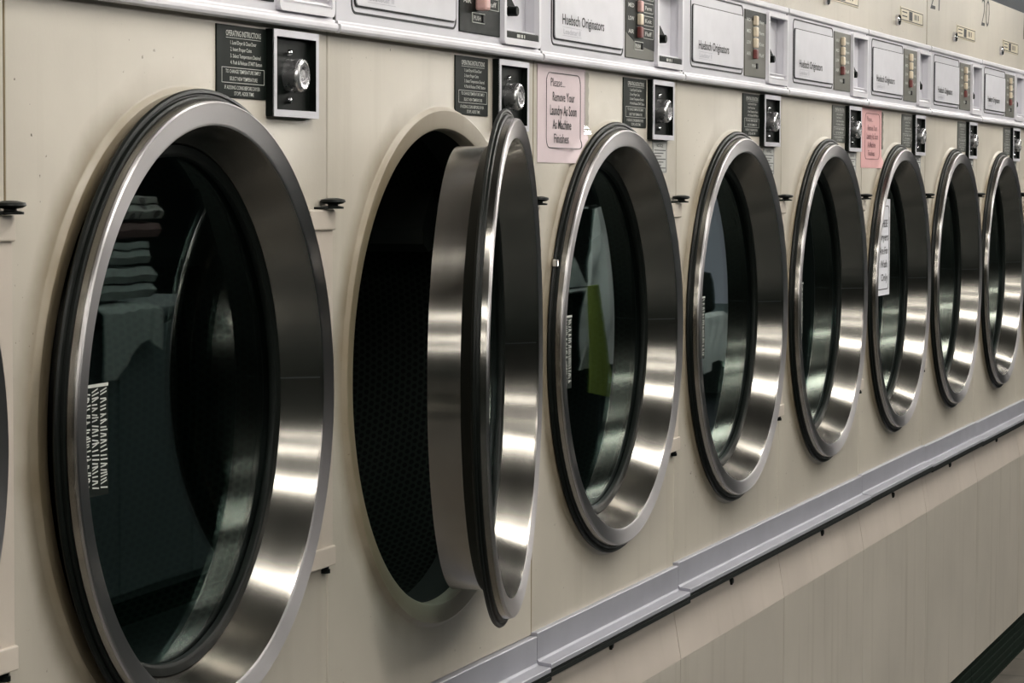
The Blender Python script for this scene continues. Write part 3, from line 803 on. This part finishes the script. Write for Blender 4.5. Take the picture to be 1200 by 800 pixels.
# ------------------------------------------------------------------ notices
def notice(label, x0, x1, z0, z1, k, mat, fold=0):
    cx = k*W + CX
    def surf(x, z, e=0):
        r = math.hypot(x-cx, z-CZ)
        if r < .3618:
            s = .3618/r; x = cx + (x-cx)*s; z = CZ + (z-CZ)*s; r = .3618
        t = min(1, max(0, (.376-r)/.012)); t = t*t*(3-2*t)
        return (x, -(.0011 + .0052*t) - .0006*sin(9*(x-x0)/(x1-x0)) * .5 + e, z)
    nx, nz = 22, 28
    b = MB(); vs = []
    for e in (0, .0005):
        for j in range(nz+1):
            for i in range(nx+1): vs.append(surf(x0 + (x1-x0)*i/nx, z0 + (z1-z0)*j/nz, e))
    n = (nx+1)*(nz+1); fs = []
    for j in range(nz):
        for i in range(nx):
            q = j*(nx+1)+i; fs += [[q, q+1, q+nx+2, q+nx+1], [n+q, n+q+nx+1, n+q+nx+2, n+q+1]]
    rim = [i for i in range(nx+1)] + [(j+1)*(nx+1)-1 for j in range(1, nz+1)] + [nz*(nx+1)+i for i in range(nx-1, -1, -1)] + [j*(nx+1) for j in range(nz-1, 0, -1)]
    for i, q in enumerate(rim): p = rim[(i+1) % len(rim)]; fs.append([p, q, n+q, n+p])
    b.add(vs, fs, True)
    o = link('paper_notice', b.mesh('paper_notice', mat)); tag(o, label, 'notice')
    w = x1-x0; h = z1-z0
    t = MB()
    rows = (('Please...', .257, .557, .785, .090, -.004), ('Remove Your', .300, .757, .635, .098, .004), ('Laundry As Soon', .245, .800, .490, .108, .012), ('As Machine', .300, .690, .350, .100, .012), ('Finishes', .330, .640, .205, .100, .004))
    y = -.0024
    for s, a, c, zz, hh, bo in rows: fit_text(t, s, x0+w*a, x0+w*c, y, z0+h*zz, h*hh, bo)
    tt = MB(); tt.rframe(x0+w*.17, x0+w*.885, z0+h*.150, z0+h*.925, .016, .0011, y-.0001, y+.0006)
    t.v = [(vx, surf(vx, vz)[1]-.0007, vz) for vx, vy, vz in t.v]
    link('lettering', t.mesh('lettering', 'ink' if mat == 'paper_lilac' else 'red_ink', fix=False), o)
    tt.v = [(vx, surf(vx, vz)[1]-.0007 + (.0005 if vy > y else 0), vz) for vx, vy, vz in tt.v]
    link('border_line', tt.mesh('border_line', 'ink' if mat == 'paper_lilac' else 'red_ink'), o)
    # clear tape down the right edge and across the foot
    tp = MB()
    for (a, c, d, e) in ((x1-.010, x1+.014, z0+.045, z1-.004),):
        m = 14; v2 = []
        for q in range(m+1):
            f = q/m
            if e-d > c-a: pts = ((a, d+(e-d)*f), (c + .002*sin(q*2.1), d+(e-d)*f))
            else: pts = ((a+(c-a)*f, d), (a+(c-a)*f, e))
            for (px, pz) in pts:
                X, Y, Z = surf(px, pz); v2.append((X, Y - .0009 - .0005*abs(sin(q*1.1)), Z))
        tp.add(v2, [[2*q, 2*q+1, 2*q+3, 2*q+2] for q in range(m)], True)
    link('sticky_tape', tp.mesh('sticky_tape', 'tape'), o)
    return o
notice('pale lilac notice asking to remove laundry, taped beside the open door', 1.616, 1.857, .293, .445, 2, 'paper_lilac')
notice('pink paper notice with red print taped high between two dryers', 3.988, 4.226, .302, .443, 5, 'paper_pink')
x0, x1, z0, z1 = 5*W+.345, 5*W+.507, -.016, .226
o = link('paper_notice', MB().box(x0, x1, .0324, .0330, z0, z1).mesh('paper_notice', 'paper_white'))
tag(o, 'white hand-lettered notice stuck on the glass of a closed dryer', 'notice')
t = MB(); w = x1-x0
for i, (s, a, c) in enumerate((('THESE', .30, .80), ('Dryers', .22, .86), ('Are For', .22, .84), ('Wash', .30, .80), ('Only', .34, .84))): fit_text(t, s, x0+w*a, x0+w*c, .0319, z1-.070-i*.034, .019, .012)
link('lettering', t.mesh('lettering', 'ink', fix=False), o)
t = MB(); t.rframe(x0+.010, x1-.012, z0+.014, z1-.016, .016, .0024, .0319, .0325); link('border_line', t.mesh('border_line', 'ink'), o)

# ------------------------------------------------------------------ across the aisle (seen mirrored in the door glass)
def cloth_grid(P, nx, nz, th=.006):
    """P(u, v) -> point; a sheet with thickness"""
    b = MB(); pts = [[Vector(P(i/nx, j/nz)) for i in range(nx+1)] for j in range(nz+1)]
    vs = []
    for sgn in (0, 1):
        for j in range(nz+1):
            for i in range(nx+1):
                du = pts[j][min(i+1, nx)] - pts[j][max(i-1, 0)]; dv = pts[min(j+1, nz)][i] - pts[max(j-1, 0)][i]
                nn = du.cross(dv); nn = nn.normalized() if nn.length > 1e-9 else Vector((0, -1, 0))
                vs.append(pts[j][i] + nn*th*sgn)
    n = (nx+1)*(nz+1); fs = []
    for j in range(nz):
        for i in range(nx):
            q = j*(nx+1)+i; fs += [[q, q+1, q+nx+2, q+nx+1], [n+q, n+q+nx+1, n+q+nx+2, n+q+1]]
    rim = [i for i in range(nx+1)] + [(j+1)*(nx+1)-1 for j in range(1, nz+1)] + [nz*(nx+1)+i for i in range(nx-1, -1, -1)] + [j*(nx+1) for j in range(nz-1, 0, -1)]
    for i, q in enumerate(rim): p = rim[(i+1) % len(rim)]; fs.append([p, q, n+q, n+p])
    b.add(vs, fs, True); return b

def folded(x, y, z, sx, sy, layers, th, seed):
    """a towel folded over and over: one continuous serpentine sheet"""
    r = random.Random(seed); b = MB(); cl = []
    for l in range(layers):
        zz = z + th*(l+.5); d = sy/2*(1 - .05*r.random())
        rng = range(9) if l % 2 == 0 else range(8, -1, -1)
        for i in rng:
            cl.append((y - d + 2*d*i/8, zz + .004*sin(i*1.3 + l) + .003*r.random()))
        if l < layers-1:
            e = d if l % 2 == 0 else -d; cl.append((y + e*1.05, zz + th*.5))
    n = len(cl); prof = []
    nrm = []
    for i in range(n):
        a = cl[max(i-1, 0)]; c = cl[min(i+1, n-1)]; dx, dz = c[0]-a[0], c[1]-a[1]; L = math.hypot(dx, dz) or 1
        nrm.append((-dz/L, dx/L))
    h = th*.44
    out = [(p[0]+q[0]*h, p[1]+q[1]*h) for p, q in zip(cl, nrm)] + [(p[0]-q[0]*h, p[1]-q[1]*h) for p, q in zip(cl[::-1], nrm[::-1])]
    m = len(out); vs = []; K = 12
    for k in range(K+1):
        xx = x - sx/2 + sx*k/K
        for (yy, z2) in out: vs.append((xx + .006*sin(z2*60 + k), yy + .006*sin(k*1.9 + z2*30), max(z+.0005, z2 + .003*sin(k*1.1 + yy*25))))
    fs = [[k*m+i, k*m+(i+1) % m, (k+1)*m+(i+1) % m, (k+1)*m+i] for k in range(K) for i in range(m)]
    for base in (0, K*m):
        for i in range(n-1): fs.append([base+i, base+i+1, base+m-2-i, base+m-1-i])
    b.add(vs, fs, True); return b

# sorting counter with towels, mirrored in the biggest door
t = thing('folding_counter', 'dark teal folding counter across the aisle, mirrored in the biggest dryer door', 'counter', (5.95, -2.95, FLOOR))
top = -.165-FLOOR
link('counter_top', MB().box(-1.3, 1.3, -.36, .36, top-.035, top, .006).mesh('counter_top', 'tabletop'), t)
link('counter_body', MB().box(-1.25, 1.25, -.32, .32, .10, top-.0352, .004).mesh('counter_body', 'washer_top'), t)
link('plinth', MB().box(-1.2, 1.2, -.28, .28, .0, .10).mesh('plinth', 'base'), t)
for i in range(4): link('cupboard_door', MB().box(-1.22+i*.613, -1.22+i*.613+.60, .321, .338, .13, top-.06, .004).mesh('cupboard_door', 'washer_top'), t)
zt = -.165 + .001
def towel(nm, lab, x, y, z, sx, sy, l, th, seed, mat):
    tag(link(nm, folded(x, y, z, sx, sy, l, th, seed).mesh(nm, mat)), lab, 'towel', 'folded laundry on the counter')
towel('folded_towel', 'grey folded towel lowest in the stack mirrored in the biggest door', 6.02, -2.80, zt+.030, .52, .32, 4, .026, 1, 'towel')
towel('folded_towel', 'grey folded towel in the middle of the mirrored stack', 6.05, -2.80, zt+.146, .48, .30, 3, .026, 2, 'towel')
towel('folded_towel', 'dusty pink folded towel under the patterned one in the mirrored stack', 6.20, -2.80, zt+.236, .36, .28, 2, .026, 3, 'towel_dark')
towel('folded_towel', 'patterned folded cloth on top of the stack mirrored in the biggest door', 6.22, -2.80, zt+.300, .34, .28, 3, .026, 4, 'patterned')
def drape1(u, v):
    x = 5.72 + .46*u; s = v*.52
    y = -2.92 + min(s, .345) + .006*sin(u*19)
    z = zt + .004 + .010*sin(u*14+v*3)**2 - max(0, s-.345)*(1.0 + .35*sin(u*5+1)) - (.0 if s < .33 else .002)
    if s > .345: y = -2.92 + .352 + .012*sin(u*16+v*2)**2
    return (x, y, z)
tag(link('hanging_towel', cloth_grid(drape1, 30, 26).mesh('hanging_towel', 'towel')), 'grey towel drooping over the counter edge in the biggest door mirror image', 'towel')

# laundry cart with pale laundry and a lime towel, mirrored in the dryer with the lilac notice
t = thing('laundry_cart', 'laundry cart across the aisle mirrored beside the lilac-notice dryer sticker', 'cart', (8.22, -2.25, FLOOR))
b = MB()
zz = 1.10; fr = [(-.40, -.30), (.40, -.30), (.40, .30), (-.40, .30)]
for (x, y) in fr: b.tube([(x, y, .12), (x, y, zz)], .014)
for i in range(4):
    a, c = fr[i], fr[(i+1) % 4]
    for h in (.14, zz): b.tube([(a[0], a[1], h), (c[0], c[1], h)], .014)
for x in (-.40, .40): b.tube([(x, .30, zz), (x, .30, 1.43)], .012)
b.tube([(-.40, .30, 1.43), (.40, .30, 1.43)], .012)
link('frame', b.mesh('frame', 'chrome'), t)
b = MB(); 
def ring_pts(hx, hy, z, n=40, e=.35):
    r = []
    for i in range(n):
        a = 2*pi*i/n; c, s = cos(a), sin(a)
        r.append((hx*math.copysign(abs(c)**e, c), hy*math.copysign(abs(s)**e, s), z))
    return r
R_ = [ring_pts(.385, .285, zz-.005), ring_pts(.375, .275, .75), ring_pts(.36, .26, .40), ring_pts(.33, .23, .20), ring_pts(.28, .19, .175), ring_pts(.001, .001, .175)]
n = 40; b.add([p for r in R_ for p in r], [[k*n+i, k*n+(i+1) % n, (k+1)*n+(i+1) % n, (k+1)*n+i] for k in range(len(R_)-1) for i in range(n)], True)
link('canvas_tub', b.mesh('canvas_tub', 'bag'), t)
for (x, y) in fr: link('wheel', MB().lathe([(.0001, -.016), (.042, -.016), (.052, -.008), (.052, .008), (.042, .016), (.0001, .016)], x, .060, 24, True, True, y).mesh('wheel', 'rubber'), t)
def heap(u, v):
    a = 2*pi*u; r = v
    h = .30*(1-r**2.6) + .030*sin(a*3+1.3)*r*(1-r)*4 + .022*sin(a*7+r*9)*r*(1.05-r)*3
    return (8.22 + .365*r*cos(a), -2.25 + .265*r*sin(a), FLOOR + 1.13 + max(-.03, h) - .03)
tag(link('heaped_laundry', cloth_grid(heap, 64, 22, -.004).mesh('heaped_laundry', 'shirt')), 'pale grey laundry heaped in the mirrored laundry cart', 'laundry')
def shirt(u, v):
    s = v*.66; w = .30 + .20*min(1, v*2.2)
    x = 8.26 + (u-.5)*w - .05*v
    return (x, -1.893 + .026*sin(u*11 + v*4)*min(1, v*3) + .014*sin(u*23 - v*6)*min(1, v*3), FLOOR + 1.445 - s - .04*abs(u-.5)*(1-v))
tag(link('hanging_shirt', cloth_grid(shirt, 40, 30).mesh('hanging_shirt', 'white_cloth')), 'pale shirt hanging from the bar of the mirrored laundry cart', 'shirt')
def lime(u, v):
    x = 7.85 + (.10 + .26*v)*u; s = v*.42
    return (x, -1.845 + .014*sin(u*15 + v*2)**2 + .004, FLOOR + 1.125 - s - .05*u*v)
tag(link('lime_towel', cloth_grid(lime, 34, 22).mesh('lime_towel', 'lime')), 'lime green towel hanging off the mirrored laundry cart', 'towel')

# table with a bag and a white cloth, mirrored one dryer further on
t = thing('laundry_table', 'laundry table across the aisle mirrored in the fourth glass door from the left', 'table', (10.90, -2.30, FLOOR))
TT = -.365-FLOOR
link('table_top', MB().box(-.95, .75, -.30, .30, TT-.03, TT, .006).mesh('table_top', 'tabletop'), t)
for x in (-.88, .68):
    for y in (-.25, .25): link('leg', MB().box(x-.025, x+.025, y-.025, y+.025, 0, TT-.0305, .004).mesh('leg', 'black'), t)
link('apron', MB().box(-.85, .65, -.22, .22, TT-.10, TT-.0305, .003).mesh('apron', 'black'), t)
bg = MB()
vs = []; n = 28
for k, (s, z) in enumerate(((.86, 0), (1, .02), (1.0, .08), (.95, .15), (.86, .19), (.55, .20), (.01, .195))):
    for i in range(n):
        a = 2*pi*i/n; c, d = cos(a), sin(a)
        vs.append((.20*s*math.copysign(abs(c)**.5, c) + .006*sin(5*a+k), .12*s*math.copysign(abs(d)**.6, d), z + .006*sin(3*a+k)*(k > 1)))
bg.add(vs, [[k*n+i, k*n+(i+1) % n, (k+1)*n+(i+1) % n, (k+1)*n+i] for k in range(6) for i in range(n)], True)
t = thing('tote_bag', 'black canvas bag with a looped handle on the mirrored table', 'bag', (10.44, -2.165, -.365+.002))
link('bag_body', bg.mesh('bag_body', 'bag'), t)
for y in (-.05, .05): link('handle', MB().tube([(-.10+.20*i/16, y, .185 + .085*sin(pi*i/16)) for i in range(17)], .011).mesh('handle', 'bag'), t)
def white(u, v):
    x = 10.02 + .52*u; s = v*.27
    if s < .024: return (x, -2.022 + s, -.360 + .003*sin(u*12 + v*5)**2)
    return (x + .02*sin(v*6), -1.996 + .022*sin(u*13 + v*3)**2, -.361 - (s-.024)*(1 + .12*sin(u*7)))
tag(link('white_cloth', cloth_grid(white, 34, 24).mesh('white_cloth', 'white_cloth')), 'crumpled white cloth hanging off the front of the mirrored table', 'cloth')
# added glowing panel on the far end wall, brightens the mirrored view
wy0, wy1 = -4.45, -3.35
b = MB(); b.box(X1-.03, X1+.0, wy0-.08, wy1+.08, -.92, 1.12); o = struct('glow_panel', b, 'slate')
pn = link('glow_pane', MB().box(X1-.036, X1-.031, wy0, wy1, -.84, 1.04).mesh('glow_pane', emit_mat('added_grey_glow', (.86, .86, 1.0), .11)), o)


# ------------------------------------------------------------------ camera, colour
cam = bpy.data.cameras.new('camera'); co = bpy.data.objects.new('camera', cam); COL.objects.link(co)
f_px, yaw, pitch, roll = 3189.4835, .33669567, .05731486, .00362313
cam.sensor_fit = 'HORIZONTAL'; cam.sensor_width = 36.0; cam.lens = f_px*36/1200
F = Vector((cos(yaw)*cos(pitch), sin(yaw)*cos(pitch), -sin(pitch))); R = Vector((sin(yaw), -cos(yaw), 0)); U = R.cross(F)
R2 = cos(roll)*R + sin(roll)*U; U2 = -sin(roll)*R + cos(roll)*U
mw = Matrix.Identity(4)
for i in range(3): mw[i][0], mw[i][1], mw[i][2] = R2[i], U2[i], -F[i]
mw.translation = Vector((-2.945881183, -1.689574488, .322001844))*W
co.matrix_world = mw; cam.clip_start = .05; cam.clip_end = 100
scene.camera = co

w = bpy.data.worlds.new('room_air'); scene.world = w; w.use_nodes = True
w.node_tree.nodes['Background'].inputs[0].default_value = (.02, .022, .022, 1)
scene.view_settings.view_transform = 'Standard'; scene.view_settings.look = 'None'
scene.view_settings.gamma = 1.0; scene.view_settings.use_curve_mapping = False
scene.view_settings.exposure = .30
scene.cycles.max_bounces = 10; scene.cycles.transparent_max_bounces = 16
scene.cycles.use_denoising = True
scene.cycles.sample_clamp_indirect = 6.0
